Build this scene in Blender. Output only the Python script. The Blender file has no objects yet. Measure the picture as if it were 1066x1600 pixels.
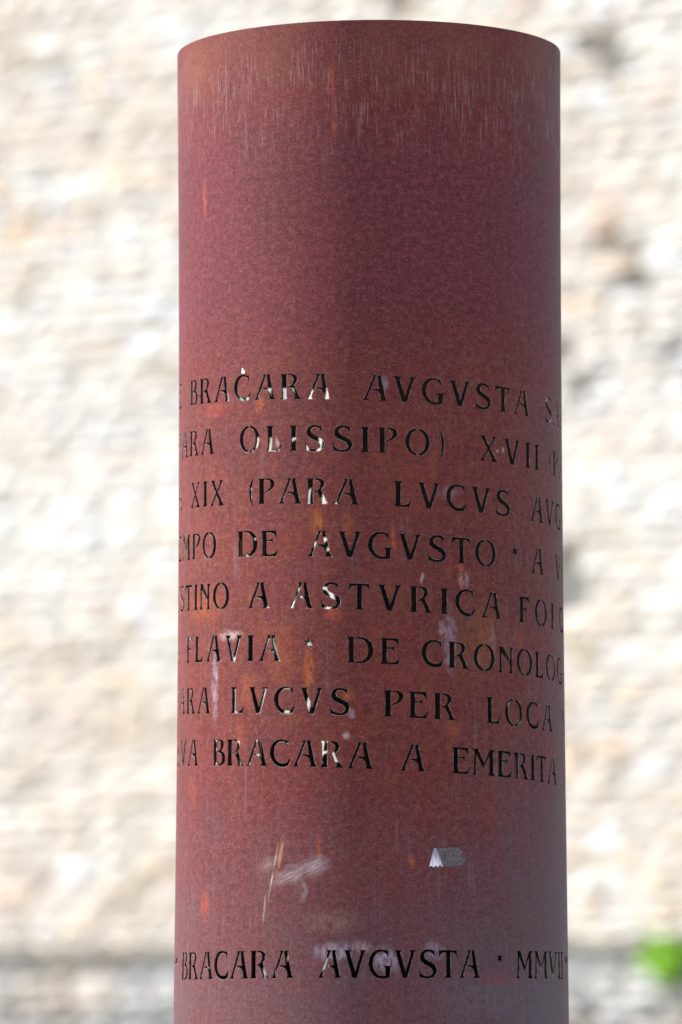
import bpy, bmesh, math, random
import numpy as np
from mathutils import Vector, Matrix, Euler
from mathutils.geometry import delaunay_2d_cdt

random.seed(7)
C = bpy.context.scene.collection
S = bpy.context.scene
R_ = math.radians

# ---------------------------------------------------------------- camera
PW, PH = 1066.0, 1600.0          # size of the photograph
FPX = 8640.0                     # focal length in photograph pixels
CAM = Vector((0.0, -8.64, 0.0))  # world z = 0 is the eye level, ground is at -1.6
PITCH = math.atan(830.0 / FPX); YAW = math.atan(47.0 / FPX); ROLL = 0.0024
cam_m = Matrix.Rotation(YAW, 3, 'Z') @ Matrix.Rotation(math.pi/2 + PITCH, 3, 'X') @ Matrix.Rotation(-ROLL, 3, 'Z')
cd = bpy.data.cameras.new('camera'); cam = bpy.data.objects.new('camera', cd); C.objects.link(cam)
cam.location = CAM; cam.rotation_euler = cam_m.to_euler()
cd.sensor_fit = 'VERTICAL'; cd.sensor_height = 36; cd.sensor_width = 24; cd.lens = FPX / PH * 36
cd.clip_end = 500
cd.dof.use_dof = True; cd.dof.focus_distance = 8.42; cd.dof.aperture_fstop = 2.9
S.camera = cam

# ---------------------------------------------------------------- light
SUN_EL, SUN_AZ = R_(46), R_(-84)      # azimuth from +Y towards +X: the sun stands to the left
w = bpy.data.worlds.new('World'); S.world = w; w.use_nodes = True
nt = w.node_tree
sky = nt.nodes.new('ShaderNodeTexSky'); sky.sky_type = 'NISHITA'; sky.sun_disc = False
sky.sun_elevation = SUN_EL; sky.sun_rotation = SUN_AZ
bg = nt.nodes['Background']; bg.inputs['Strength'].default_value = 0.11
nt.links.new(sky.outputs[0], bg.inputs[0])
sd = bpy.data.lights.new('sun', 'SUN'); sun = bpy.data.objects.new('sun', sd); C.objects.link(sun)
sd.energy = 4.2; sd.angle = R_(0.53); sd.color = (1.0, 0.95, 0.88)
to_sun = Vector((math.sin(SUN_AZ)*math.cos(SUN_EL), math.cos(SUN_AZ)*math.cos(SUN_EL), math.sin(SUN_EL)))
sun.rotation_euler = to_sun.to_track_quat('Z', 'Y').to_euler()
sun.location = to_sun * 30
S.view_settings.view_transform = 'Standard'; S.view_settings.look = 'None'
S.view_settings.gamma = 1; S.view_settings.exposure = 1.12

# ---------------------------------------------------------------- helpers
def tag(o, label=None, cat=None, group=None, kind=None):
    if label: o['label'] = label
    if cat: o['category'] = cat
    if group: o['group'] = group
    if kind: o['kind'] = kind
    return o

def mesh_obj(name, me, mat=None, parent=None):
    o = bpy.data.objects.new(name, me); C.objects.link(o)
    if mat and not me.materials: me.materials.append(mat)
    if parent: o.parent = parent
    return o

def empty(name, loc):
    o = bpy.data.objects.new(name, None); C.objects.link(o); o.location = loc
    o.empty_display_size = 0.2
    return o

class NT:
    """small node builder"""
    def __init__(s, name):
        s.m = bpy.data.materials.new(name); s.m.use_nodes = True
        s.t = s.m.node_tree; s.b = s.t.nodes['Principled BSDF']
    def n(s, typ, **kw):
        x = s.t.nodes.new(typ)
        for k, v in kw.items(): setattr(x, k, v)
        return x
    def put(s, sock, v):
        if hasattr(v, 'is_output') or isinstance(v, bpy.types.NodeSocket): s.t.links.new(v, sock)
        elif v is not None:
            if sock.type == 'RGBA' and len(v) == 3: v = (*v, 1)
            sock.default_value = v
    def math(s, op, a, b=None, clamp=False):
        x = s.n('ShaderNodeMath', operation=op); x.use_clamp = clamp
        s.put(x.inputs[0], a)
        if b is not None: s.put(x.inputs[1], b)
        return x.outputs[0]
    def mul(s, a, b): return s.math('MULTIPLY', a, b)
    def mapping(s, vec, loc=(0,0,0), rot=(0,0,0), sc=(1,1,1)):
        x = s.n('ShaderNodeMapping', vector_type='POINT'); s.put(x.inputs[0], vec)
        x.inputs[1].default_value = loc; x.inputs[2].default_value = rot; x.inputs[3].default_value = sc
        return x.outputs[0]
    def noise(s, vec, scale=1, detail=3, rough=.55):
        x = s.n('ShaderNodeTexNoise'); s.put(x.inputs['Vector'], vec)
        x.inputs['Scale'].default_value = scale; x.inputs['Detail'].default_value = detail
        x.inputs['Roughness'].default_value = rough
        return x.outputs[0]
    def rng(s, v, a, b, c=0.0, d=1.0, smooth=True):
        x = s.n('ShaderNodeMapRange'); x.interpolation_type = 'SMOOTHSTEP' if smooth else 'LINEAR'
        s.put(x.inputs[0], v)
        for i, q in enumerate((a, b, c, d)): x.inputs[1+i].default_value = q
        return x.outputs[0]
    def mix(s, f, a, b, mode='MIX'):
        x = s.n('ShaderNodeMix', data_type='RGBA', blend_type=mode)
        s.put(x.inputs[0], f); s.put(x.inputs[6], a); s.put(x.inputs[7], b)
        return x.outputs[2]

# projection: photograph pixel -> ray, and ray -> tube
def ray(px, py):
    d = cam_m @ Vector(((px - PW/2)/FPX, -(py - PH/2)/FPX, -1.0))
    return d.normalized()
def at_plane(px, py, yy):
    d = ray(px, py); t = (yy - CAM.y)/d.y
    return CAM + d*t

# tube radius and axis drift, from the two outlines at several heights
sil = [(130, 277.6, 875.9), (380, 278.6, 876.8), (625, 279.6, 877.9), (790, 279.4, 879.1), (1000, 278.0, 881.4),
       (1195, 276.0, 883.9), (1400, 273.3, 886.9), (1570, 271.4, 889.0)]
zs, rs, xs = [], [], []
for y, l, r in sil:
    a = at_plane(l, y, -.0105); b = at_plane(r, y, -.0105)
    zs.append((a.z+b.z)/2); rs.append((b.x-a.x)/2); xs.append((a.x+b.x)/2)
pr = np.polyfit(zs, rs, 3); pc = np.polyfit(zs, xs, 2)
ZLO = min(zs) - .03; ZHI = max(zs) + .1
def RAD(z): return float(np.polyval(pr, min(max(z, ZLO), ZHI)))
def XC(z): return float(np.polyval(pc, min(max(z, ZLO), ZHI)))
def tube_pt(th, z, dr=0.0):
    r = RAD(z) + dr
    return (XC(z) + r*math.sin(th), -r*math.cos(th), z)
def px2tube(px, py):
    d = ray(px, py); z = (CAM + d*8.4).z
    for _ in range(4):
        R, xc = RAD(z), XC(z)
        ox, oy = CAM.x - xc, CAM.y
        A = d.x*d.x + d.y*d.y; B = 2*(ox*d.x + oy*d.y); Cc = ox*ox + oy*oy - R*R
        disc = max(B*B - 4*A*Cc, 0.0)
        t = (-B - math.sqrt(disc))/(2*A)
        p = CAM + d*t; z = p.z
    return math.atan2(p.x - xc, -p.y), z

# ---------------------------------------------------------------- stencil lettering, capital height = 1
def arc(cx, cy, rx, ry, a0, a1, n):
    return [(cx + rx*math.cos(R_(a0 + (a1-a0)*i/n)), cy + ry*math.sin(R_(a0 + (a1-a0)*i/n))) for i in range(n+1)]
def stem(l, r, fl=.06, fr=.05):
    return [(l-fl, 0), (r+fr, 0), (r+fr*.3, .04), (r, .12), (r, .88), (r+fr*.3, .96), (r+fr, 1), (l-fl, 1), (l-fl*.3, .96), (l, .88), (l, .12), (l-fl*.3, .04)]
STAR = []
for i in range(12):
    rr = .23 if i % 2 == 0 else .07
    STAR.append((.2 + rr*math.sin(i*math.pi/6), .72 + rr*math.cos(i*math.pi/6)))
G = {
 'I': [stem(.07, .27, .07, .06)],
 'A': [[(0,0),(.25,0),(.19,.05),(.18,.12),(.545,1.0),(.38,1.0),(.43,.95),(.42,.9),(.08,.09),(.05,.04)],
       [(.595,1),(.77,1),(.725,.95),(.73,.88),(.905,.12),(.94,.05),(1.0,0),(.67,0),(.725,.05),(.735,.12),(.70,.26),(.63,.355),(.54,.40),(.45,.405),(.405,.44),(.42,.475),(.50,.465),(.60,.455),(.66,.47),(.60,.85)]],
 'V': [[(0,1),(.31,1),(.255,.95),(.255,.87),(.475,.23),(.70,.87),(.69,.95),(.63,1),(.93,1),(.86,.95),(.81,.87),(.54,0),(.35,0),(.09,.87),(.06,.95)]],
 'O': [arc(.47,.5,.475,.53,93.5,266.5,16) + arc(.465,.5,.31,.455,264,96,14),
       arc(.51,.5,.475,.53,86.5,-86.5,16) + arc(.515,.5,.31,.455,-84,84,14)],
 'C': [[(.80,1.0),(.82,.74),(.74,.87),(.64,.94),(.52,.955),(.38,.92),(.27,.82),(.20,.68),(.18,.5),(.21,.34),(.30,.2),(.42,.125),(.56,.10),(.70,.125),(.81,.22),(.89,.37),(.86,.16),(.80,.03),(.66,-.02),(.50,-.025),(.34,.01),(.18,.12),(.06,.29),(0,.5),(.04,.72),(.14,.88),(.29,.99),(.46,1.025),(.64,1.01),(.73,.975)]],
 'G': [[(.80,1.0),(.82,.74),(.74,.87),(.64,.94),(.52,.955),(.38,.92),(.27,.82),(.20,.68),(.18,.5),(.21,.34),(.30,.18),(.42,.095),(.56,.06),(.70,.07),(.70,.34),(.68,.39),(.60,.43),(.98,.43),(.91,.39),(.89,.33),(.88,.02),(.80,.0),(.66,-.025),(.50,-.03),(.34,.01),(.18,.12),(.06,.29),(0,.5),(.04,.72),(.14,.88),(.29,.99),(.46,1.025),(.64,1.01),(.73,.975)]],
 'L': [[(0,0),(.62,0),(.72,.33),(.60,.15),(.50,.085),(.36,.065),(.27,.07),(.27,.88),(.29,.95),(.35,1),(0,1),(.06,.95),(.08,.88),(.08,.12),(.06,.05)]],
 'E': [[(0,0),(.70,0),(.80,.33),(.70,.17),(.60,.09),(.44,.065),(.30,.07),(.26,.12),(.26,.60),(.42,.60),(.50,.57),(.55,.48),(.55,.74),(.50,.67),(.42,.645),(.26,.645),(.26,.93),(.46,.925),(.60,.89),(.74,.74),(.71,1),(0,1),(.06,.95),(.08,.88),(.08,.12),(.06,.05)]],
 'F': [[(0,0),(.36,0),(.29,.05),(.26,.12),(.26,.50),(.38,.50),(.45,.47),(.50,.38),(.50,.64),(.45,.58),(.38,.55),(.26,.55),(.26,.93),(.42,.925),(.54,.88),(.67,.72),(.65,1),(0,1),(.06,.95),(.08,.88),(.08,.12),(.06,.05)]],
 'T': [[(.02,1),(.80,1),(.84,.74),(.74,.88),(.64,.925),(.52,.93),(.515,.12),(.535,.05),(.60,0),(.26,0),(.32,.05),(.34,.12),(.335,.93),(.20,.92),(.10,.87),(0,.74)]],
 'P': [stem(.07,.27,.07,.05),
       [(.37,1),(.50,1.0),(.64,.97),(.74,.90),(.77,.80),(.73,.68),(.63,.58),(.50,.50),(.36,.44),(.335,.47),(.46,.55),(.56,.64),(.605,.74),(.59,.86),(.52,.925),(.43,.95),(.36,.95)]],
 'R': [stem(.07,.27,.07,.05),
       [(.37,1),(.50,1.0),(.63,.97),(.72,.90),(.75,.80),(.71,.68),(.60,.565),(.66,.44),(.80,.14),(.86,.05),(.94,0),(.60,0),(.645,.05),(.63,.14),(.53,.34),(.45,.465),(.36,.44),(.335,.475),(.45,.53),(.54,.61),(.59,.74),(.58,.86),(.51,.925),(.43,.95),(.36,.95)]],
 'B': [stem(.07,.25,.07,.04),
       [(.34,1),(.48,1),(.60,.96),(.67,.87),(.66,.73),(.52,.56),(.66,.50),(.75,.38),(.75,.20),(.66,.07),(.50,.0),(.34,0),(.34,.05),(.46,.06),(.56,.12),(.59,.27),(.54,.42),(.42,.50),(.34,.505),(.34,.545),(.46,.63),(.51,.76),(.49,.89),(.42,.95),(.34,.95)]],
 'D': [stem(.07,.26,.07,.04),
       [(.35,1),(.60,1),(.80,.93),(.95,.78),(1.02,.55),(.99,.32),(.88,.14),(.70,.02),(.50,0),(.35,0),(.35,.055),(.54,.065),(.70,.14),(.80,.30),(.83,.52),(.78,.74),(.67,.88),(.53,.945),(.35,.945)]],
 'S': [[(.68,1.0),(.70,.77),(.62,.88),(.50,.945),(.38,.945),(.28,.90),(.235,.80),(.28,.69),(.42,.61),(.60,.53),(.73,.44),(.79,.30),(.75,.14),(.62,.02),(.44,-.025),(.26,-.015),(.05,.03),(0,.36),(.07,.20),(.17,.10),(.32,.055),(.48,.06),(.60,.13),(.63,.24),(.57,.34),(.42,.42),(.24,.50),(.10,.61),(.06,.76),(.12,.91),(.24,1.0),(.40,1.03),(.56,1.01),(.62,.98)]],
 'X': [[(0,1),(.31,1),(.27,.95),(.285,.88),(.455,.60),(.655,.88),(.65,.95),(.58,1),(.85,1),(.78,.95),(.73,.88),(.50,.53),(.77,.12),(.83,.05),(.90,0),(.56,0),(.60,.05),(.60,.12),(.42,.42),(.20,.12),(.21,.05),(.28,0),(0,0),(.07,.05),(.12,.12),(.38,.49),(.12,.88),(.07,.95)]],
 'M': [[(0,0),(.25,0),(.18,.05),(.165,.12),(.20,.78),(.51,.27),(.80,.74),(.80,.12),(.78,.05),(.71,0),(1.10,0),(1.04,.05),(1.01,.12),(.99,.88),(1.03,.95),(1.08,1),(.84,1),(.55,.47),(.28,1),(.02,1),(.08,.95),(.11,.88),(.08,.12),(.06,.05)]],
 'N': [[(0,0),(.25,0),(.185,.05),(.165,.12),(.165,.76),(.62,.33),(.62,.12),(.60,.05),(.54,0),(.80,0),(.75,.05),(.73,.12),(.73,.88),(.76,.95),(.82,1),(.54,1),(.60,.95),(.62,.88),(.62,.51),(.25,1),(0,1),(.06,.95),(.07,.88),(.07,.12),(.05,.05)]],
 '*': [STAR],
 '(': [[(.27,1.10),(.12,.86),(.06,.63),(.055,.45),(.08,.24),(.16,.02),(.30,-.2),(.20,.03),(.165,.24),(.16,.45),(.17,.63),(.20,.86)]],
}
G[')'] = [[(.33-x, y) for x, y in p] for p in G['(']]
def area(p): return .5*sum(p[i-1][0]*p[i][1] - p[i][0]*p[i-1][1] for i in range(len(p)))
for k in G: G[k] = [p if area(p) > 0 else p[::-1] for p in G[k]]
GW = {k: max(x for p in G[k] for x, y in p) for k in G}

# rows: (two baseline points for the slope or one), words anchored on the photograph's pixels
def base_fit(p, q):
    (t0, z0), (t1, z1) = px2tube(*p), px2tube(*q)
    b = (z1-z0)/(t1-t0)
    return z0 - b*t0, b
r1 = base_fit((297.3, 633.8), (826.6, 650.5)); r8 = base_fit((332.5, 1196.2), (827.5, 1218.5)); r9 = base_fit((290, 1530.8), (872, 1529.3))
rows = {0: r1, 7: r8}
for k, p in ((1,(404,705.4)), (2,(446,787)), (3,(500,869.4)), (4,(506,950.7)), (5,(386,1033)), (6,(424,1114.4))):
    b = r1[1] + (r8[1]-r1[1])*k/7; t, z = px2tube(*p)
    rows[k] = (z - b*t, b)
words = [  # row, text, left px (or None), right px (or None)
 (0,'DE',None,284),(0,'BRACARA',297.3,517.5),(0,'AVGVSTA',566.8,827.3),(0,'SAL',852,None),
 (1,'PARA',None,334.4),(1,'OLISSIPO)',375,694.5),(1,'XVII',750.5,842.4),(1,'(PA',858,None),
 (2,'VIA',None,284.3),(2,'XIX',298.4,350),(2,'(PARA',388,561.5),(2,'LVCVS',615.5,797.5),(2,'AVGV',830,None),
 (3,'TEMPO',None,337.4),(3,'DE',371,434.7),(3,'AVGVSTO',481,775),(3,'*',799.7,810.9),(3,'A',831,850),(3,'VI',868,None),
 (4,'DESTINO',None,357.6),(4,'A',387.6,421.5),(4,'ASTVRICA',452,784.2),(4,'FOI',811.5,865.7),(4,'C',874.3,None),
 (5,'A',None,280.6),(5,'FLAVIA',291.5,438.7),(5,'*',474,489.7),(5,'DE',542.3,626.3),(5,'CRONOLOG',658.9,None),
 (6,'PARA',None,328.4),(6,'LVCVS',360.6,546.7),(6,'PER',599.4,713),(6,'LOCA',760.4,863.5),(6,'M',878,None),
 (7,'RVA',None,309.5),(7,'BRACARA',332.5,583.5),(7,'A',626,665),(7,'EMERITA',706.5,870.3),(7,'A',880,None),
 (8,'*',273,278.5),(8,'BRACARA',284,459),(8,'AVGVSTA',497,751),(8,'*',776,787.5),(8,'MMVII',807,880),(8,'*',882.5,887),
]
back = [  # text of the hidden half, between the right end of one row and the left end of the next
 (-1,'A VIA PARA ASTVRICA E'), (0,'ACIA A BRACARA * VIA'), (1,'RA BRACARA) * E A VI'), (2,'STI) FOI DE * NO'), (3,'A PARA BRACARA * EM'),
 (4,'RIADA * A VIA EM'), (5,'IA * A VIA PARA *'), (6,'ARITIMA * EMERITA'), (8,'BRACARA AVGVSTA * MMVII')]
GAPU = .20
def cap_of(k): return .0413 if k == 8 else .0384 + .0012*k/7
holes = []                        # polygons in (theta, z)
ranges = {}
def put_text(k, s, t0, t1=None, anchor='l', base=None, gap=GAPU):
    cap = cap_of(max(k,0)); a, b = base or (rows[k] if k < 8 else r9)
    R = RAD(a); um = cap/R
    wsum = sum(GW.get(c, .5) for c in s); n = len(s)-1
    if t0 is not None and t1 is not None:
        tot = (t1-t0)/um
        g = gap if n else 0
        sx = 1.0
        if n:
            g = (tot - wsum)/n
            if g < .08 or g > .5: g = min(max(g, .08), .5); sx = tot/(wsum + n*g)
        else: sx = tot/wsum
    else:
        g = gap; sx = 1.0
        tot = (wsum + n*g)
        if t0 is None: t0 = t1 - tot*um
    x = t0
    for c in s:
        if c in G:
            for poly in G[c]:
                P = [(x + px*um*sx, py*cap) for px, py in poly]
                holes.append([(th, a + b*th + zz) for th, zz in P])
        x += (GW.get(c, .5)*sx + g*sx)*um
    return t0, x
for k, s, l, r in words:
    a, b = rows[k] if k < 8 else r9
    ym = None
    def th_of(px):
        # pixel column -> angle at this row (search along the letter's middle)
        lo, hi = -1.56, 1.56
        for _ in range(40):
            m = (lo+hi)/2
            z = a + b*m + .4*cap_of(k)
            p = Vector(tube_pt(m, z)) - CAM; q = cam_m.transposed() @ p
            if PW/2 + FPX*q.x/(-q.z) < px: lo = m
            else: hi = m
        return m
    t0 = th_of(l) if l else None; t1 = th_of(r) if r else None
    e = put_text(k, s, t0, t1)
    ranges.setdefault(k, []).append(e)
for k, s in back:
    um = cap_of(max(k,0))/.3
    if k == 8:
        start = max(e[1] for e in ranges[8]) + .06; end = min(e[0] for e in ranges[8]) + 2*math.pi - .08
        bases = (r9, (r9[0] + r9[1]*2*math.pi, r9[1]))
    else:
        kk = k + 1
        if k >= 0: start = max(e[1] for e in ranges[k]) + .03
        else: start = math.pi/2 + .3
        end = min(e[0] for e in ranges[kk]) + 2*math.pi - .10
        ra = rows[k] if k >= 0 else (rows[0][0] + (rows[0][0]-rows[1][0]), rows[0][1])
        bases = (ra, rows[kk])
    # before the seam at theta = pi on the right, after it on the left; helix drops evenly
    toks = [(c, GW.get(c, .62)) for c in s]
    tot = sum(x[1] for x in toks) + .2*(len(toks)-1)
    sx = min(1.0, (end-start)/um/tot)
    x = max(start, end - tot*um*sx)
    z_s = bases[0][0] + bases[0][1]*start; z_e = bases[1][0] + bases[1][1]*(end - 2*math.pi)
    if k == 8: z_s = z_e = r9[0]
    cap = cap_of(max(k,0))
    for c, wd in toks:
        x1 = x + wd*um*sx
        if c in G and not (x < math.pi + .10 and x1 > math.pi - 1.4):
            sh = 0 if x1 < math.pi else -2*math.pi
            for poly in G[c]:
                holes.append([(x + px*um*sx + sh, z_s + (z_e-z_s)*((x + px*um*sx) - start)/(end-start) + (0 if k == 8 else .012*(1-k/8)) + py*cap) for px, py in poly])
        x = x1 + .2*um*sx

# ---------------------------------------------------------------- marks on the steel, in metres (arc length, height)
def uvp(px, py):
    t, z = px2tube(px, py); return t*.3, z

# ---------------------------------------------------------------- rusted steel material
def steel_mat():
    t = NT('weathering_steel'); uv = t.n('ShaderNodeUVMap', uv_map='skin').outputs[0]
    sep = t.n('ShaderNodeSeparateXYZ'); t.put(sep.inputs[0], uv); U, V = sep.outputs[0], sep.outputs[1]
    big = t.noise(uv, 3.2, 4, .6); mid = t.noise(t.mapping(uv, (3,1,0)), 11, 5, .65)
    vert = t.noise(t.mapping(uv, (0,0,0), sc=(38, 5, 1)), 1, 4, .6)
    grain = t.noise(t.mapping(uv, (5,2,0)), 620, 2, .7); grain2 = t.noise(t.mapping(uv, (1,7,0)), 170, 4, .75)
    # purple-brown to red-brown
    redm = t.rng(t.math('ADD', mid, t.mul(big, .6)), .62, .98)
    lowz = t.rng(V, 1.05, .55)                        # redder, more orange in the band of letters
    redm = t.math('ADD', t.mul(redm, .75), t.mul(t.mul(lowz, t.rng(U, .22, .0)), .35), clamp=True)
    col = t.mix(redm, (.132, .0155, .0180), (.150, .0130, .0062))
    col = t.mix(t.mul(t.rng(vert, .50, .78), .30), col, (.17, .045, .045))
    # purple-brown skin above the letters, orange-brown among them, dull mauve below
    zn = t.math('ADD', V, t.mul(t.math('SUBTRACT', big, .5), .35))
    up = t.mul(t.rng(zn, 1.02, 1.14), t.rng(zn, 1.46, 1.30)); lo_ = t.rng(zn, .42, .28)
    col = t.mix(t.mul(up, .55), col, (.120, .017, .032))
    md = t.mul(t.rng(zn, .32, .50), t.rng(zn, 1.12, .98))
    mdn = t.rng(t.noise(t.mapping(uv, (1,9,0), sc=(1.3, .8, 1)), 38, 5, .7), .42, .62)
    col = t.mix(t.mul(t.mul(md, mdn), .62), col, (.150, .038, .010))
    col = t.mix(t.mul(lo_, .40), col, (.120, .036, .040))
    # broad dark clouds and a fine purple-grey mottle over the upper part
    cl = t.noise(t.mapping(uv, (2,8,0), sc=(1.6, 1, 1)), 5, 3, .55)
    col = t.mix(t.mul(t.rng(cl, .42, .68), .45), col, (.078, .014, .013))
    mo = t.noise(t.mapping(uv, (3,3,0)), 95, 6, .8)
    col = t.mix(t.mul(t.rng(mo, .50, .62), .42), col, (.21, .068, .085))
    col = t.mix(t.mul(t.rng(mo, .49, .38), .60), col, (.032, .007, .009))
    # orange bloom in patches
    orm = t.mul(t.rng(t.noise(t.mapping(uv, (9,4,0), sc=(1.25,.8,1)), 15, 5, .68), .56, .74), t.mul(t.rng(V, 1.15, .85), t.rng(V, .15, .45)))
    col = t.mix(t.mul(orm, .7), col, (.25, .055, .014))
    # grey-blue patina towards the right and foot; on the right partly painted sky reflection
    pat_refl = t.math('ADD', t.mul(t.rng(U, .0, .48), .48), t.mul(t.rng(V, .62, .0), .62))
    pat_refl = t.math('ADD', pat_refl, t.mul(t.math('SUBTRACT', mid, .5), .8))
    pat_refl = t.math('ADD', pat_refl, t.mul(t.math('SUBTRACT', vert, .5), .45))
    pat_refl = t.math('ADD', pat_refl, t.mul(t.math('SUBTRACT', mo, .5), .7))
    pat_refl = t.rng(pat_refl, .12, 1.05)
    col = t.mix(t.mul(pat_refl, .82), col, (.080, .066, .083))
    # rim: brownish bloom and pale runs
    rim = t.mul(t.rng(V, 1.38, 1.54), t.rng(mid, .3, .62))
    col = t.mix(t.mul(rim, .6), col, (.17, .055, .032))
    dn = t.noise(t.mapping(uv, sc=(2, .6, 1)), 25, 2)
    fade = t.mul(t.rng(V, 1.30, 1.44), t.rng(V, 1.538, 1.50))
    for sc, off, lo, st in (((380, 16, 1), (0,0,0), .60, .45), ((260, 11, 1), (4.2,.4,0), .64, .50), ((620, 24, 1), (1.2,.4,0), .60, .40)):
        run = t.mul(t.rng(t.noise(t.mapping(uv, off, sc=sc), 1, 2, .5), lo-.03, lo+.05), fade)
        run = t.mul(run, t.rng(dn, .38, .58))
        col = t.mix(t.mul(run, st), col, (.30, .18, .17))
    wash = t.mul(t.rng(t.noise(t.mapping(uv, (2,5,0), sc=(95, 6, 1)), 1, 5, .65), .52, .72), t.rng(V, 1.15, .7))
    wash = t.mul(wash, t.rng(t.noise(uv, 9, 3), .40, .62))
    col = t.mix(t.mul(wash, .42), col, (.19, .125, .145))
    dk = t.rng(t.noise(t.mapping(uv, (6,1,0), sc=(130, 5, 1)), 1, 5, .65), .54, .72)
    col = t.mix(t.mul(dk, .40), col, (.040, .010, .010))
    # pale short streaks everywhere, sparse
    run = t.rng(t.noise(t.mapping(uv, (7,3,0), sc=(210, 26, 1)), 1, 3, .5), .70, .80)
    col = t.mix(t.mul(run, .4), col, (.25, .15, .17))
    # grain
    col = t.mix(t.rng(grain, .50, .70), col, t.mix(.28, col, (.42, .15, .15)))
    col = t.mix(t.rng(grain, .52, .36), col, t.mix(.5, col, (.02, .007, .010)))
    col = t.mix(t.mul(t.rng(grain2, .50, .66), .22), col, (.30, .105, .11))
    col = t.mix(t.mul(t.rng(grain2, .48, .34), .35), col, (.05, .018, .022))
    vor = t.n('ShaderNodeTexVoronoi'); t.put(vor.inputs['Vector'], uv); vor.inputs['Scale'].default_value = 210
    spk = t.mul(t.rng(vor.outputs['Distance'], .17, .10), t.rng(t.n('ShaderNodeSeparateColor').outputs[0], 0, 1))
    sc_ = t.n('ShaderNodeSeparateColor'); t.put(sc_.inputs[0], vor.outputs['Color'])
    spk = t.mul(t.rng(vor.outputs['Distance'], .20, .10), t.math('GREATER_THAN', sc_.outputs[0], .86))
    col = t.mix(t.mul(spk, .4), col, (.40, .30, .30))
    # distorted coordinates for the single stains
    nz = t.n('ShaderNodeTexNoise'); t.put(nz.inputs['Vector'], uv); nz.inputs['Scale'].default_value = 60; nz.inputs['Detail'].default_value = 4
    ds = t.n('ShaderNodeVectorMath', operation='MULTIPLY_ADD')
    t.put(ds.inputs[0], nz.outputs['Color']); ds.inputs[1].default_value = (.011, .02, 0); t.put(ds.inputs[2], uv)
    du = t.n('ShaderNodeVectorMath', operation='ADD'); t.put(du.inputs[0], ds.outputs[0]); du.inputs[1].default_value = (-.0055, -.010, 0)
    duv = du.outputs[0]
    brk = t.rng(t.noise(t.mapping(uv, sc=(1, .5, 1)), 140, 4, .7), .34, .60)
    br0 = t.n('ShaderNodeMapping', vector_type='TEXTURE'); t.put(br0.inputs[0], uv); br0.inputs[2].default_value = (0, 0, R_(27)); br0.inputs[3].default_value = (.018, .0028, 1)
    brush = t.math('ADD', t.rng(t.noise(br0.outputs[0], 1, 5, .75), .36, .66), .18, clamp=True)
    def spot(px, py, w, h, color, k, ang=0, vec=None, inner=.25, use=True):
        nonlocal col
        u, v = uvp(px, py)
        th = u/.3; wu = w/1036./max(math.cos(th), .3); hv = h/1036.
        m = t.n('ShaderNodeMapping', vector_type='TEXTURE'); t.put(m.inputs[0], vec or duv)
        m.inputs[1].default_value = (u, v, 0); m.inputs[2].default_value = (0, 0, R_(ang)); m.inputs[3].default_value = (wu, hv, 1)
        ln = t.n('ShaderNodeVectorMath', operation='LENGTH'); t.put(ln.inputs[0], m.outputs[0])
        f = t.mul(t.rng(ln.outputs['Value'], 1.0, inner), k)
        if use == 'b': f = t.mul(f, brush)
        elif use: f = t.mul(f, brk)
        col = t.mix(f, col, color)
    OR, RD, PL, LV = (.36,.085,.015), (.38,.06,.03), (.40,.30,.30), (.30,.24,.31)
    for a in [(519,125,5,50,RD,.55),(522,190,5,60,RD,.35),(497,815,10,32,OR,.95),(405,634,9,18,OR,.7),(482,1045,12,55,OR,.75),(318,945,40,40,OR,.45),
              (545,820,16,26,OR,.4),(335,640,22,20,RD,.4),(615,845,4,40,RD,.9),(722,895,7,55,RD,.75),(703,1000,14,70,LV,.6),(757,1000,20,60,OR,.35),(770,1010,7,50,PL,.35),
              (336,1070,7,75,LV,.75),(360,992,26,12,PL,.75),(497,1325,8,26,OR,.6),(643,1346,9,16,OR,.7),(320,312,5,40,OR,.6),(388,1080,20,40,OR,.4),
              (540,1147,8,11,PL,.9),(520,1487,46,20,LV,.75),(604,1500,30,26,LV,.9),(565,1480,22,14,PL,.5),(680,1487,22,20,LV,.5),(780,1531,42,12,(.17,.035,.03),.9),
              (520,960,20,16,RD,.6),(440,1030,30,90,OR,.30),(545,1085,16,12,OR,.6),(745,1000,60,90,(.15,.07,.035),.5),(640,760,60,90,(.19,.04,.025),.45),
              (600,930,80,120,(.19,.042,.026),.45),(650,1080,70,70,(.20,.045,.028),.4),(690,980,8,14,PL,.5),(725,905,12,20,PL,.5),(660,905,5,14,PL,.7),
              (770,715,4,8,PL,.8),(778,706,3,7,PL,.8),(786,705,3,7,PL,.7),(415,690,8,12,OR,.5),(320,1415,12,34,RD,.5),(548,1115,9,9,LV,.6),
              (600,600,10,16,LV,.5),(300,110,30,60,(.24,.09,.045),.4),(520,1440,60,26,(.23,.12,.10),.5),(830,1570,80,70,(.10,.10,.12),.5),(740,1560,80,55,(.12,.105,.135),.4),
              (433,690,5,13,PL,.6),(375,1150,14,30,OR,.3),(700,770,22,16,LV,.3)]:
        spot(*a)
    spot(456,1366,54,20,(.36,.28,.29),.75,ang=22,use='b',inner=0); spot(494,1352,28,24,(.36,.29,.30),.8,ang=10,use='b',inner=0); spot(420,1350,28,12,(.32,.22,.21),.55,ang=30,use='b',inner=0)
    spot(475,1392,9,26,(.30,.24,.28),.5)
    spot(438,1336,4.5,44,(.36,.17,.09),.9,ang=-11, vec=uv, inner=.3); spot(427,1362,1.8,62,(.50,.38,.34),.8,ang=-11, vec=uv, inner=.2); spot(413,1420,2.2,34,(.42,.30,.26),.7,ang=-5, vec=uv, inner=.2)
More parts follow.
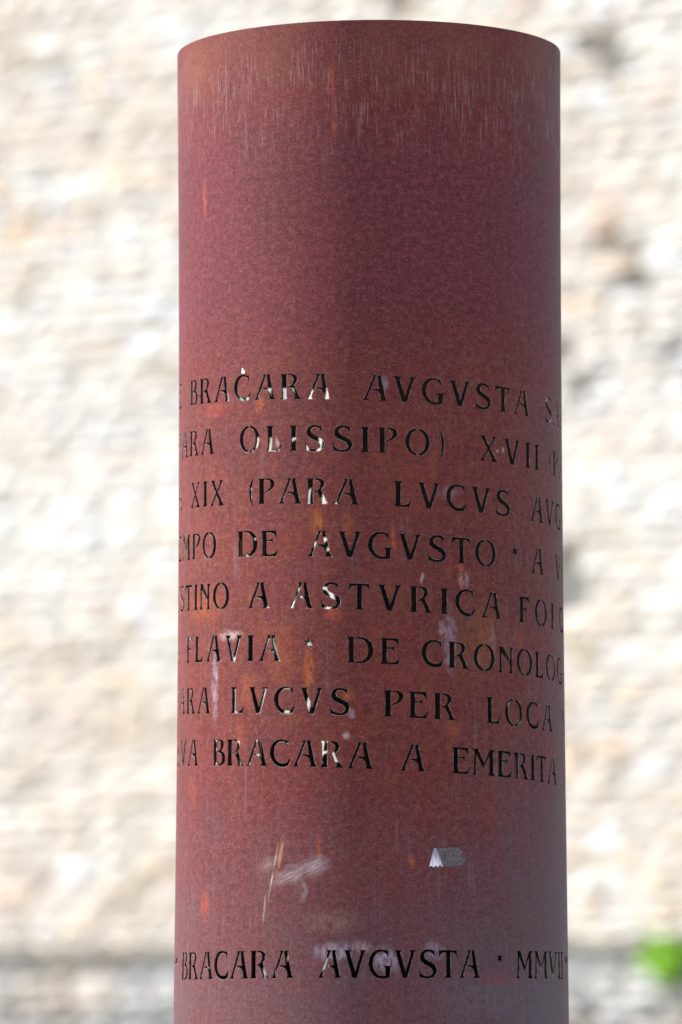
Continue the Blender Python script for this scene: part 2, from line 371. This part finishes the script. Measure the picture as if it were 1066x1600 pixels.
    spot(380,581,3.2,3.6,(.8,.76,.74),1.0, vec=uv, inner=.7, use=False); spot(379,577,2.,3,(.7,.62,.6),.8, vec=uv, inner=.4, use=False)
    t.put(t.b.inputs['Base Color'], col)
    t.put(t.b.inputs['Roughness'], t.rng(grain2, .3, .7, .50, .72, False))
    t.b.inputs['Specular IOR Level'].default_value = .20
    bm = t.n('ShaderNodeBump'); bm.inputs['Strength'].default_value = .45; bm.inputs['Distance'].default_value = .0008
    t.put(bm.inputs['Height'], t.math('ADD', grain, t.mul(grain2, .8))); t.put(t.b.inputs['Normal'], bm.outputs[0])
    return t.m

def inner_mat():
    t = NT('rusted_inner_steel'); tc = t.n('ShaderNodeTexCoord').outputs['Object']
    a = t.noise(tc, 14, 5, .65); g = t.noise(tc, 260, 3, .6)
    c = t.mix(t.rng(a, .35, .7), (.035, .030, .030), (.12, .050, .022)); c = t.mix(t.mul(t.rng(g, .5, .75), .4), c, (.24, .09, .03))
    t.put(t.b.inputs['Base Color'], c); t.b.inputs['Roughness'].default_value = .7
    return t.m
def cut_mat(c0, c1):
    t = NT('laser_cut_edge'); tc = t.n('ShaderNodeTexCoord').outputs['Object']
    g = t.noise(t.mapping(tc, sc=(1,1,.3)), 400, 3, .6)
    c = t.mix(t.rng(g, .4, .65), c0, c1)
    t.put(t.b.inputs['Base Color'], c); t.b.inputs['Roughness'].default_value = .7
    return t.m

# ---------------------------------------------------------------- the tube
GROUND = -1.6
def rim_z():
    t, z = px2tube(590, 30.6); return z
RIMZ = rim_z(); THK = .0050; BEV = .0006
EYE_Z = 0.0
def zcut(th): return RIMZ + .0040*(-math.sin(th)*-1)*-1 if False else RIMZ - .0050*math.sin(-th)*0 - .0*th
def offset_poly(P, e):
    # P counter-clockwise in metres; push every vertex outwards
    n = len(P); out = []
    for i in range(n):
        a, b, c = P[i-1], P[i], P[(i+1) % n]
        d1 = (b[0]-a[0], b[1]-a[1]); d2 = (c[0]-b[0], c[1]-b[1])
        l1 = math.hypot(*d1) or 1e-9; l2 = math.hypot(*d2) or 1e-9
        n1 = (d1[1]/l1, -d1[0]/l1); n2 = (d2[1]/l2, -d2[0]/l2)
        m = (n1[0]+n2[0], n1[1]+n2[1]); q = m[0]*m[0]+m[1]*m[1]
        s = min(2/q if q > 1e-6 else 1, 1.6)
        out.append((b[0] + m[0]*s*e, b[1] + m[1]*s*e))
    return out

def build_tube():
    NC = 192; Rn = .3
    zb = min(p[1] for h in holes for p in h) - .02; zt = max(p[1] for h in holes for p in h) + .02
    nr = int((zt-zb)/.014); dz = (zt-zb)/nr
    V2, F2, L2 = [], [], {}
    for j in range(nr+1):
        for i in range(NC+1):
            V2.append(Vector(((-math.pi + 2*math.pi*i/NC)*Rn, zb + dz*j)))
    seam = set()
    for h in holes:
        P = [(a*Rn, z) for a, z in h]
        P = P if area(P) > 0 else P[::-1]
        P = offset_poly(P, .0001); Q = offset_poly(P, BEV)
        s = len(V2)
        for i, q in enumerate(Q):
            L2[len(V2)] = P[i]; V2.append(Vector(q))
        F2.append(list(range(s, len(V2))))
    vo, eo, fo, ov, oe, of = delaunay_2d_cdt(V2, [], F2, 0, 1e-7)
    bound = {}
    for i, o in enumerate(ov):
        for q in o:
            if q in L2: bound[i] = L2[q]
    solid = [tuple(f) for f, q in zip(fo, of) if len(q) == 0]
    verts, faces, mats, norms = [], [], [], []
    nv = len(vo)
    def P3(u, z, dr): return tube_pt(u/Rn, z, dr)
    for v in vo: verts.append(P3(v.x, v.y, 0))
    for v in vo: verts.append(P3(v.x, v.y, -THK))
    lip = {}
    ec = {}
    for f in solid:
        for a, b in ((f[0], f[1]), (f[1], f[2]), (f[2], f[0])): ec[(a, b)] = f
    def ccw(f):
        a, b, c = (vo[i] for i in f); return (b.x-a.x)*(c.y-a.y) - (b.y-a.y)*(c.x-a.x) > 0
    sol = [f if ccw(f) else f[::-1] for f in solid]
    for f in sol:
        faces.append(f); mats.append(0); norms.append('o')
        faces.append((f[2]+nv, f[1]+nv, f[0]+nv)); mats.append(1); norms.append('i')
    ed = set()
    for f in sol:
        for k in range(3): ed.add((f[k], f[(k+1) % 3]))
    def lipv(i):
        if i not in lip:
            u, z = bound.get(i, (vo[i].x, vo[i].y)); lip[i] = len(verts); verts.append(P3(u, z, -BEV*1.2))
        return lip[i]
    umax = math.pi*Rn - 1e-5
    for a, b in list(ed):
        if (b, a) in ed: continue
        A, B = vo[a], vo[b]
        if (A.y < zb+1e-5 and B.y < zb+1e-5) or (A.y > zt-1e-5 and B.y > zt-1e-5) or (abs(A.x) > umax and abs(B.x) > umax): continue
        la, lb = lipv(a), lipv(b)
        faces.append((b, a, la, lb)); mats.append(3); norms.append('f')
        faces.append((lb, la, a+nv, b+nv)); mats.append(2); norms.append('f')
    # plain skin above and below the letters
    def grid(z0, z1, n, last_rim=False):
        base = len(verts)
        for dr in (0, -THK):
            for j in range(n+1):
                for i in range(NC+1):
                    th = -math.pi + 2*math.pi*i/NC; z = z0 + (z1-z0)*j/n
                    verts.append(tube_pt(th, z, dr))
        W = NC+1; off = (n+1)*W
        for j in range(n):
            for i in range(NC):
                a = base + j*W + i
                faces.append((a, a+1, a+1+W, a+W)); mats.append(0); norms.append('o')
                a += off
                faces.append((a, a+W, a+1+W, a+1)); mats.append(1); norms.append('i')
        return base, off, W
    grid(GROUND+.02, zb, 12)
    rb = .0012
    base, off, W = grid(zt, RIMZ-rb, 30)
    # rounded rim
    prev = [base + 30*W + i for i in range(W)]
    for (dr, dzr) in ((-rb*.3, rb*.72), (-rb, rb), (-THK+rb, rb), (-THK+rb*.3, rb*.72)):
        cur = []
        for i in range(W):
            th = -math.pi + 2*math.pi*i/NC
            cur.append(len(verts)); verts.append(tube_pt(th, RIMZ-rb+dzr, dr))
        for i in range(NC): faces.append((prev[i], prev[i+1], cur[i+1], cur[i])); mats.append(3 if dzr > rb*.9 and dr > -THK*.5 else 0); norms.append('f')
        prev = cur
    last = [base + off + 30*W + i for i in range(W)]
    for i in range(NC): faces.append((prev[i], prev[i+1], last[i+1], last[i])); mats.append(0); norms.append('f')
    # tilt of the cut: lift the skin slightly with the angle near the rim
    for i, v in enumerate(verts):
        if v[2] > 1.2:
            k = (v[2]-1.2)/(RIMZ-1.2); x = v[0]-XC(v[2])
            verts[i] = (v[0], v[1], v[2] + RIMSLOPE*x*k)
    me = bpy.data.meshes.new('tube_wall'); me.from_pydata(verts, [], faces)
    me.polygons.foreach_set('material_index', mats)
    me.polygons.foreach_set('use_smooth', [n in 'oi' for n in norms])
    uvl = me.uv_layers.new(name='skin')
    nl = len(me.loops)
    vi = np.zeros(nl, dtype=np.int32); me.loops.foreach_get('vertex_index', vi)
    va = np.array(verts)
    xc = np.array([XC(z) for z in va[:,2]])
    th = np.arctan2(va[:,0]-xc, -va[:,1])
    lt = th[vi].copy()
    # unwrap the seam per face
    k = 0
    ls = np.zeros(len(me.polygons), dtype=np.int32); lt_n = np.zeros(len(me.polygons), dtype=np.int32)
    me.polygons.foreach_get('loop_start', ls); me.polygons.foreach_get('loop_total', lt_n)
    for s, n in zip(ls, lt_n):
        seg = lt[s:s+n]
        if seg.max() - seg.min() > 3: seg[seg < 0] += 2*math.pi
    uv = np.stack([lt*.3, va[vi,2]], 1).astype(np.float32)
    uvl.data.foreach_set('uv', uv.ravel())
    # radial normals on the rolled faces so that the triangulation never shows
    fn = np.zeros(len(me.polygons)*3); me.polygons.foreach_get('normal', fn); fn = fn.reshape(-1, 3)
    nrm = np.zeros((nl, 3))
    for pi, (s, n) in enumerate(zip(ls, lt_n)):
        kind = norms[pi]
        for j in range(s, s+n):
            if kind == 'f': nrm[j] = fn[pi]
            else:
                a = lt[j]; sgn = 1 if kind == 'o' else -1
                nrm[j] = (sgn*math.sin(a), -sgn*math.cos(a), 0)
    me.normals_split_custom_set(nrm.tolist())
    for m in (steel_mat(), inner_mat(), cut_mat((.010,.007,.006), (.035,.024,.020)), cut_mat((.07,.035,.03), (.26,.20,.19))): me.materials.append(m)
    return me
RIMSLOPE = .0045

col_root = empty('steel_column', (0, 0, GROUND))
tag(col_root, 'rust red weathering steel tube cut through with rows of Roman capital letters', 'column')
tube = mesh_obj('tube_wall', build_tube()); tube.parent = col_root; tube.location = (0, 0, -GROUND)

# base plate with bolts on the ground (below the frame)
def simple(name, color, rough=.6, metal=0):
    t = NT(name); tc = t.n('ShaderNodeTexCoord').outputs['Object']
    g = t.noise(tc, 30, 4, .6)
    t.put(t.b.inputs['Base Color'], t.mix(g, tuple(c*.7 for c in color), tuple(min(c*1.25, 1) for c in color)))
    t.b.inputs['Roughness'].default_value = rough; t.b.inputs['Metallic'].default_value = metal
    return t.m
bm = bmesh.new(); bmesh.ops.create_cone(bm, cap_ends=True, segments=64, radius1=.40, radius2=.40, depth=.02)
bmesh.ops.translate(bm, verts=bm.verts, vec=(0, 0, .010)); me = bpy.data.meshes.new('base_plate'); bm.to_mesh(me); bm.free()
mesh_obj('base_plate', me, simple('plate_rust', (.13, .05, .035)), col_root)

# torn scrap of silvery tape still stuck to the steel
def tape():
    outline = [(671,1354),(674,1340),(678,1325.5),(690,1325.2),(705,1324),(718,1324.4),(722,1333),(728,1345),(724,1351.5),(708,1353.5),(690,1354.5),(688,1351),(684,1355),(681,1352),(677,1355.3),(674,1352.5)]
    pts = [px2tube(*p) for p in outline]
    bmt = bmesh.new()
    c = (sum(p[0] for p in pts)/len(pts), sum(p[1] for p in pts)/len(pts))
    top, low = [], []
    for p in pts:
        top.append(bmt.verts.new(tube_pt(p[0], p[1], .0006))); low.append(bmt.verts.new(tube_pt(p[0], p[1], .00005)))
    cv = bmt.verts.new(tube_pt(c[0], c[1], .0009))
    n = len(pts)
    for i in range(n):
        j = (i+1) % n
        bmt.faces.new((cv, top[j], top[i])); bmt.faces.new((top[i], top[j], low[j], low[i]))
    bmesh.ops.recalc_face_normals(bmt, faces=bmt.faces)
    me = bpy.data.meshes.new('tape_remnant'); bmt.to_mesh(me); bmt.free()
    t = NT('worn_tape'); tc = t.n('ShaderNodeTexCoord').outputs['Object']
    sep = t.n('ShaderNodeSeparateXYZ'); t.put(sep.inputs[0], tc)
    g = t.noise(t.mapping(tc, sc=(1,1,.8)), 420, 3, .7); st = t.noise(t.mapping(tc, sc=(900, 1, 60)), 1, 3, .6)
    x0 = tube_pt(*px2tube(688, 1340))[0]; z0 = px2tube(688, 1340)[1]
    wm = t.rng(t.math('ADD', sep.outputs[0], t.mul(sep.outputs[2], .33)), x0+z0*.33+.001, x0+z0*.33-.003)
    zz = t.rng(sep.outputs[2], z0+.012, z0-.012)
    c1 = t.mix(t.rng(g, .40, .62), (.05, .030, .036), (.13, .11, .115))
    c2 = t.mix(t.mul(zz, t.rng(st, .3, .6)), (.30, .22, .34), (.85, .83, .88))
    t.put(t.b.inputs['Base Color'], t.mix(wm, c1, c2)); t.b.inputs['Roughness'].default_value = .5
    o = mesh_obj('tape_remnant', me, t.m, col_root); o.location = (0, 0, -GROUND)
    return o
tape()

# ---------------------------------------------------------------- ground
def ground():
    me = bpy.data.meshes.new('ground'); s = 60
    me.from_pydata([(-s,-s,GROUND),(s,-s,GROUND),(s,s,GROUND),(-s,s,GROUND)], [], [(0,1,2,3)])
    t = NT('gravel_ground'); tc = t.n('ShaderNodeTexCoord').outputs['Object']
    a = t.noise(tc, .8, 4, .6); b = t.noise(tc, 60, 4, .7)
    c = t.mix(a, (.26,.22,.17), (.38,.34,.28)); c = t.mix(t.rng(b, .35, .7), c, (.45,.42,.37))
    t.put(t.b.inputs['Base Color'], c); t.b.inputs['Roughness'].default_value = .9
    tag(mesh_obj('ground', me, t.m), kind='structure')
ground()

# ---------------------------------------------------------------- rubble wall
WYAW = R_(34)                 # the wall is turned so that its face looks a little to the left
BAT = R_(4)                   # and leans back
WC = Vector((.33, 13.4, 0))   # point of the wall on the view axis
wx = Vector((math.cos(WYAW), -math.sin(WYAW), 0))     # along the wall, to the right
wn = Vector((-math.sin(WYAW), -math.cos(WYAW), 0))    # outwards
wz = (Vector((0,0,1))*math.cos(BAT) - wn*math.sin(BAT))
wnn = wx.cross(wz).normalized()
if wnn.dot(wn) < 0: wnn = -wnn
WM = Matrix((wx, -wnn, wz)).transposed().to_4x4(); WM.translation = WC + Vector((0,0,GROUND))
# local wall frame: x along, -y outwards, z up from the ground
WMI = WM.inverted()
def px2wall(px, py):
    o = WMI @ CAM; d = (WMI.to_3x3() @ ray(px, py)); t = -o.y/d.y
    p = o + d*t; return p.x, p.z
def wall2px(x, z):
    p = WM @ Vector((x, 0, z)) - CAM; q = cam_m.transposed() @ p
    return PW/2 + FPX*q.x/(-q.z), PH/2 - FPX*q.y/(-q.z)

def stone_mat(attr=False):
    t = NT('rubble_stone_mixed' if attr else 'rubble_stone')
    if attr: base = t.n('ShaderNodeAttribute', attribute_name='tint').outputs[0]
    else: base = t.n('ShaderNodeObjectInfo').outputs['Color']
    geo = t.n('ShaderNodeNewGeometry').outputs['Position']
    a = t.noise(geo, 9, 5, .65); b = t.noise(geo, 60, 4, .7)
    c = t.mix(t.mul(t.rng(a, .40, .72), .45), base, (.66,.63,.58)); c = t.mix(t.mul(t.rng(a, .45, .25), .35), c, (.34,.25,.16))
    c = t.mix(t.mul(t.rng(b, .5, .75), .15), c, (.30,.26,.21))
    st = t.noise(t.mapping(geo, (3,1,7), sc=(1,1,1.5)), 1.3, 4, .6)
    c = t.mix(t.mul(t.rng(st, .50, .66), .55), c, (.53,.42,.30)); c = t.mix(t.mul(t.rng(st, .50, .36), .45), c, (.68,.68,.67))
    t.put(t.b.inputs['Base Color'], c); t.b.inputs['Roughness'].default_value = .9
    bmp = t.n('ShaderNodeBump'); bmp.inputs['Strength'].default_value = .6; bmp.inputs['Distance'].default_value = .006
    t.put(bmp.inputs['Height'], b); t.put(t.b.inputs['Normal'], bmp.outputs[0])
    return t.m
SM, SMA = stone_mat(), stone_mat(True)

def stone_template(seed):
    """unit block, x and z in -.5...5, front at y=-.5: irregular outline, domed face"""
    rd = random.Random(seed); vs, fs = [], []
    n = 8
    ang = [(-.5,-.5),(0,-.5),(.5,-.5),(.5,0),(.5,.5),(0,.5),(-.5,.5),(-.5,0)]
    def j(a): return rd.uniform(-a, a)
    outer = [(x + j(.03) - math.copysign(.03 if abs(x) > .3 and abs(z) > .3 else 0, x), z + j(.05) - math.copysign(.05 if abs(x) > .3 and abs(z) > .3 else 0, z)) for x, z in ang]
    for k, (sc, y) in enumerate(((1.0, .5), (1.0, -.22), (.86, -.42))):
        for x, z in outer: vs.append((x*sc + (j(.02) if k else 0), y + (j(.05) if k else 0), z*sc + (j(.03) if k else 0)))
    vs.append((j(.1), -.5 + j(.05), j(.1)))
    for r in range(2):
        for i in range(n):
            a = r*n + i; b = r*n + (i+1) % n
            fs.append((a, b, b+n, a+n))
    for i in range(n): fs.append((2*n + i, 2*n + (i+1) % n, 3*n))
    return vs, fs
TPL = [stone_template(100+i) for i in range(14)]
TME = []
for v, f in TPL:
    me = bpy.data.meshes.new('stone'); me.from_pydata(v, [], f); me.materials.append(SM)
    for p in me.polygons: p.use_smooth = False
    TME.append(me)

wall = empty('rubble_wall', (0,0,0)); wall.matrix_world = WM
tag(wall, 'tall sunlit wall of pale rubble stones standing out of focus behind the steel tube', 'wall')

pal_hi = [(.58,.56,.52),(.57,.53,.47),(.63,.63,.63),(.56,.50,.42),(.58,.54,.49),(.61,.59,.54),(.52,.44,.33),(.58,.46,.33),(.42,.35,.27),(.58,.57,.57)]
pal_tan = [(.56,.46,.34),(.60,.52,.42),(.50,.42,.33),(.62,.56,.47),(.58,.45,.32),(.54,.50,.45)]
pal_wt = [9,7,10,4,8,8,2,1.6,.8,7]
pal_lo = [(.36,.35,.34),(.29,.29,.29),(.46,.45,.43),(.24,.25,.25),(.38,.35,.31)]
# stones that stand out in the photograph: pixel, colour
marks = [(76,158,(.30,.23,.15)),(142,157,(.55,.37,.18)),(112,115,(.36,.28,.19)),(38,112,(.52,.38,.27)),(235,40,(.48,.35,.24)),(150,242,(.52,.38,.26)),
         (60,360,(.55,.40,.24)),(42,322,(.58,.42,.30)),(215,115,(.56,.44,.31)),(215,285,(.58,.46,.30)),(85,1350,(.30,.21,.14)),(205,1255,(.60,.44,.24)),(165,45,(.46,.36,.26)),
         (240,1380,(.42,.33,.23)),(90,1425,(.42,.34,.27)),(20,1420,(.56,.40,.27)),(935,50,(.42,.32,.24)),(1020,40,(.50,.34,.27)),(895,118,(.54,.38,.29)),(960,700,(.60,.43,.27)),
         (890,690,(.58,.46,.32)),(1025,700,(.60,.48,.36)),(935,1180,(.52,.38,.25)),(930,1340,(.44,.32,.22)),(900,1345,(.50,.37,.27)),(990,325,(.54,.40,.32)),(965,378,(.50,.37,.30)),
         (130,535,(.62,.48,.36)),(60,780,(.62,.48,.36)),(205,705,(.60,.50,.40)),(70,1085,(.56,.45,.30)),(940,1020,(.52,.42,.28)),(1055,880,(.60,.46,.32)),(250,750,(.60,.50,.42)),
         (130,1145,(.56,.44,.43)),(240,1430,(.40,.31,.24)),(450,15,(.5,.4,.3)),(310,25,(.52,.42,.32)),(840,10,(.5,.36,.3)),(1055,160,(.52,.38,.27))]
whites = [(140,132,14),(68,300,14),(108,330,14),(232,580,20),(30,590,20),(975,1315,20),(985,1380,24),(965,1390,24),(970,1455,20),(260,900,26),(215,160,30),(920,720,26),(130,400,20)]
gaps = [(955,75,24,22),(985,108,22,22),(902,885,24,26),(915,925,26,32),(1003,440,20,20),(896,553,18,28),(938,615,18,24),(975,395,12,20),(652,10,16,18),(1068,546,10,18)]
mpos = [(*px2wall(x, y), c) for x, y, c in marks]; wpos = [(*px2wall(x, y), r/393.) for x, y, r in whites]
gpos = [(*px2wall(x, y), a/393., b/393.) for x, y, a, b in gaps]
ZBAND = px2wall(60, 1488)[1]; ZMID = px2wall(60, 760)[1]
stones = []
rd = random.Random(11)
z = -.05
WZT = 6.2
while z < WZT:
    h = rd.choice((.05,.06,.065,.07,.08,.09,.11))
    if z < ZBAND < z+h+.03: h = max(ZBAND - z, .05)
    x = -4.2 + rd.uniform(0, .2); band = z + h/2 < ZBAND
    while x < 4.4:
        wd = rd.uniform(.09, .30)*(1.15 if h > .085 else 1)*(.8 if h < .07 else 1)
        cx, cz = x + wd/2, z + h/2 + rd.uniform(-.008, .008)
        gone = any(abs(cx-g[0]) < g[2]+wd*.12 and abs(cz-g[1]) < g[3] for g in gpos)
        if not gone:
            c = rd.choices(pal_hi, pal_wt)[0]
            zt_ = 1 - abs(cz - ZMID)/1.3                      # whiter, lime-washed stones half way up, tanner above and below
            if rd.random() > .25 + .75*max(zt_, 0): c = rd.choice(pal_tan)
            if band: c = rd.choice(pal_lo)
            for mx, mz, mc in mpos:
                if abs(cx-mx) < wd/2+.004 and abs(cz-mz) < h/2+.006: c = mc
            for mx, mz, r in wpos:
                if abs(cx-mx) < r and abs(cz-mz) < r: c = (.68,.68,.69)
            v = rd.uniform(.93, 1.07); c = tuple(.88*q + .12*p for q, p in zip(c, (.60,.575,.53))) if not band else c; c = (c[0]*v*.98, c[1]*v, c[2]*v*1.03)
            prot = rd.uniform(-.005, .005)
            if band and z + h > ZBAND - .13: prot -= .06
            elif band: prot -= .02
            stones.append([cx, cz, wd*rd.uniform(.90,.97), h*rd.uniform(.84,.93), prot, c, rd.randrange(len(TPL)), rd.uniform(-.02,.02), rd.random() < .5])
        x += wd
    z += h
# what the photograph shows of each: inside the frame and beside the tube
def shown(s):
    px, py = wall2px(s[0], s[1]); hw = s[2]*393/2
    if px+hw < 0 or px-hw > PW or py < -25 or py > PH+25: return 0
    if px-hw > 268 and px+hw < 888 and py > 40: return 0
    return s[2]*s[3]
order = sorted(range(len(stones)), key=lambda i: -shown(stones[i]))
single = set(i for i in order[:300] if shown(stones[i]) > 0)
print('stones', len(stones), 'shown', sum(1 for s in stones if shown(s) > 0))
jv, jf, jc = [], [], []
for i, (cx, cz, sw, sh, prot, c, ti, rot, flip) in enumerate(stones):
    M = Matrix.Translation((cx, .10 - prot - .11, cz)) @ Matrix.Rotation(rot, 4, 'Y') @ Matrix.Diagonal((sw*(-1 if flip and i not in single else 1), .22, sh, 1))
    if i in single:
        o = bpy.data.objects.new('stone', TME[ti]); C.objects.link(o); o.parent = wall; o.matrix_local = M; o.color = (*c, 1)
    else:
        b = len(jv); vs, fs = TPL[ti]
        for v in vs: jv.append(tuple(M @ Vector(v))); jc.append((*c, 1))
        for f in fs: jf.append(tuple(b+q for q in (f[::-1] if flip else f)))
me = bpy.data.meshes.new('stones_joined'); me.from_pydata(jv, [], jf)
ca = me.color_attributes.new('tint', 'FLOAT_COLOR', 'POINT'); ca.data.foreach_set('color', np.array(jc, dtype=np.float32).ravel())
tag(mesh_obj('small_stones', me, SMA, wall), kind='stuff')
# mortar core behind the stones, uneven
bm = bmesh.new(); nx, nz = 150, 110
grid = [[bm.verts.new((-4.3 + 8.8*i/nx, -.098 + random.uniform(-.008,.008), -.05 + (WZT+.1)*k/nz)) for i in range(nx+1)] for k in range(nz+1)]
for k in range(nz+1):
    for i in range(nx+1):
        v = grid[k][i]
        if v.co.z < ZBAND: v.co.y = -.03 + random.uniform(-.01,.01)
        for g in gpos:
            if abs(v.co.x-g[0]) < g[2]+.02 and abs(v.co.z-g[1]) < g[3]+.02: v.co.y = -.02
for k in range(nz):
    for i in range(nx): bm.faces.new((grid[k][i], grid[k][i+1], grid[k+1][i+1], grid[k+1][i]))
bk = [bm.verts.new((x, .9, zz)) for x, zz in ((-4.3,-.05),(4.5,-.05),(4.5,WZT+.05),(-4.3,WZT+.05))]
bm.faces.new((bk[3], bk[2], bk[1], bk[0]))
bm.faces.new([bk[3]] + [grid[nz][i] for i in range(nx+1)] + [bk[2]])
bm.faces.new([bk[0]] + [grid[k][0] for k in range(nz+1)] + [bk[3]])
bm.faces.new([bk[1]] + [grid[k][nx] for k in range(nz+1)] + [bk[2]])
bmesh.ops.recalc_face_normals(bm, faces=bm.faces)
me = bpy.data.meshes.new('mortar'); bm.to_mesh(me); bm.free()
mesh_obj('mortar', me, simple('lime_mortar', (.50,.47,.42), .95), wall)

# ---------------------------------------------------------------- plants growing out of the wall
def leaf_mat(name, a, b):
    t = NT(name); geo = t.n('ShaderNodeNewGeometry')
    c = t.mix(geo.outputs['Random Per Island'], a, b)
    t.put(t.b.inputs['Base Color'], c); t.b.inputs['Roughness'].default_value = .5
    tr = t.n('ShaderNodeBsdfTranslucent'); t.put(tr.inputs[0], t.mix(.5, c, b))
    mx = t.n('ShaderNodeMixShader'); mx.inputs[0].default_value = .35
    t.t.links.new(t.b.outputs[0], mx.inputs[1]); t.t.links.new(tr.outputs[0], mx.inputs[2])
    t.t.links.new(mx.outputs[0], t.t.nodes['Material Output'].inputs[0])
    return t.m
LG = leaf_mat('bright_leaf', (.16,.44,.02), (.42,.66,.06)); LD = leaf_mat('dark_leaf', (.03,.06,.03), (.07,.11,.05)); LY = leaf_mat('dry_leaf', (.20,.17,.06), (.30,.26,.10))
BARK = simple('plant_stem', (.12,.09,.05), .8)
def tuft(px, py, r, n, mat, label, out=.12, ls=.035, sq=(1,1)):
    x, zz = px2wall(px, py)
    root = empty('wall_plant', (0,0,0)); root.matrix_world = WM @ Matrix.Translation((x, .02, zz))
    tag(root, label, 'plant', 'plants growing out of the wall')
    rr = random.Random(int(px*7+py)); v, f, sv, sf = [], [], [], []
    ns = max(4, n//12)
    tips = []
    for k in range(ns):
        a = rr.uniform(0, 2*math.pi); q = math.sqrt(rr.random())
        tips.append(Vector((r*sq[0]*q*math.cos(a), -out*(.5+rr.random()), r*sq[1]*q*math.sin(a))))
    for tp in tips:
        m = tp*.5 + Vector((0,-.01,-.01)); w_ = .0025
        b = len(sv)
        for c0, ww in ((Vector((0,.06,0)), w_*1.6), (m, w_*1.2), (tp, w_*.6)):
            for k in range(3): sv.append(tuple(c0 + Vector((ww*math.cos(k*2.094), 0, ww*math.sin(k*2.094)))))
        for s in range(2):
            for k in range(3):
                p = b+s*3+k; q2 = b+s*3+(k+1) % 3
                sf.append((p, q2, q2+3, p+3))
    for k in range(n):
        tp = rr.choice(tips); c0 = tp*rr.uniform(.55, 1.1) + Vector([rr.uniform(-1,1)*ls*.9 for _ in range(3)])
        E = Euler([rr.uniform(0, 6.28) for _ in range(3)]).to_matrix(); s = ls*rr.uniform(.6, 1.2)
        b = len(v)
        for q in ((0,-.5,0),(.24,-.12,.05),(.2,.22,.05),(0,.55,0),(-.2,.22,.05),(-.24,-.12,.05),(0,0,-.02)): v.append(tuple(c0 + E @ (Vector(q)*s)))
        for i in range(6): f.append((b+6, b+i, b+(i+1) % 6))
    me = bpy.data.meshes.new('leaves'); me.from_pydata(v, [], f); tag(mesh_obj('leaves', me, mat, root), kind='stuff')
    me = bpy.data.meshes.new('stem'); me.from_pydata(sv, [], sf); mesh_obj('stem', me, BARK, root)
tuft(1064, 1498, .075, 260, LG, 'bright green leafy plant at the lower right edge, low on the wall', .13, .055, (1.0,.85))
tuft(1003, 432, .028, 90, LD, 'small dark green tuft in a crevice at the upper right of the wall', .05, .022, (1,1.2))
tuft(1068, 545, .030, 90, LD, 'small dark green tuft cut by the right edge of the picture', .05, .022)
tuft(962, 345, .022, 50, LY, 'faint olive tuft above the dark tuft at the upper right of the wall', .03, .02)
tuft(893, 872, .030, 70, LY, 'yellowish dry tuft beside the tube above a deep gap in the wall', .04, .022)
tuft(4, 1242, .040, 60, leaf_mat('pale_leaf', (.25,.30,.14), (.38,.42,.22)), 'pale green tuft cut by the left edge of the picture', .03, .03, (.8,1.2))
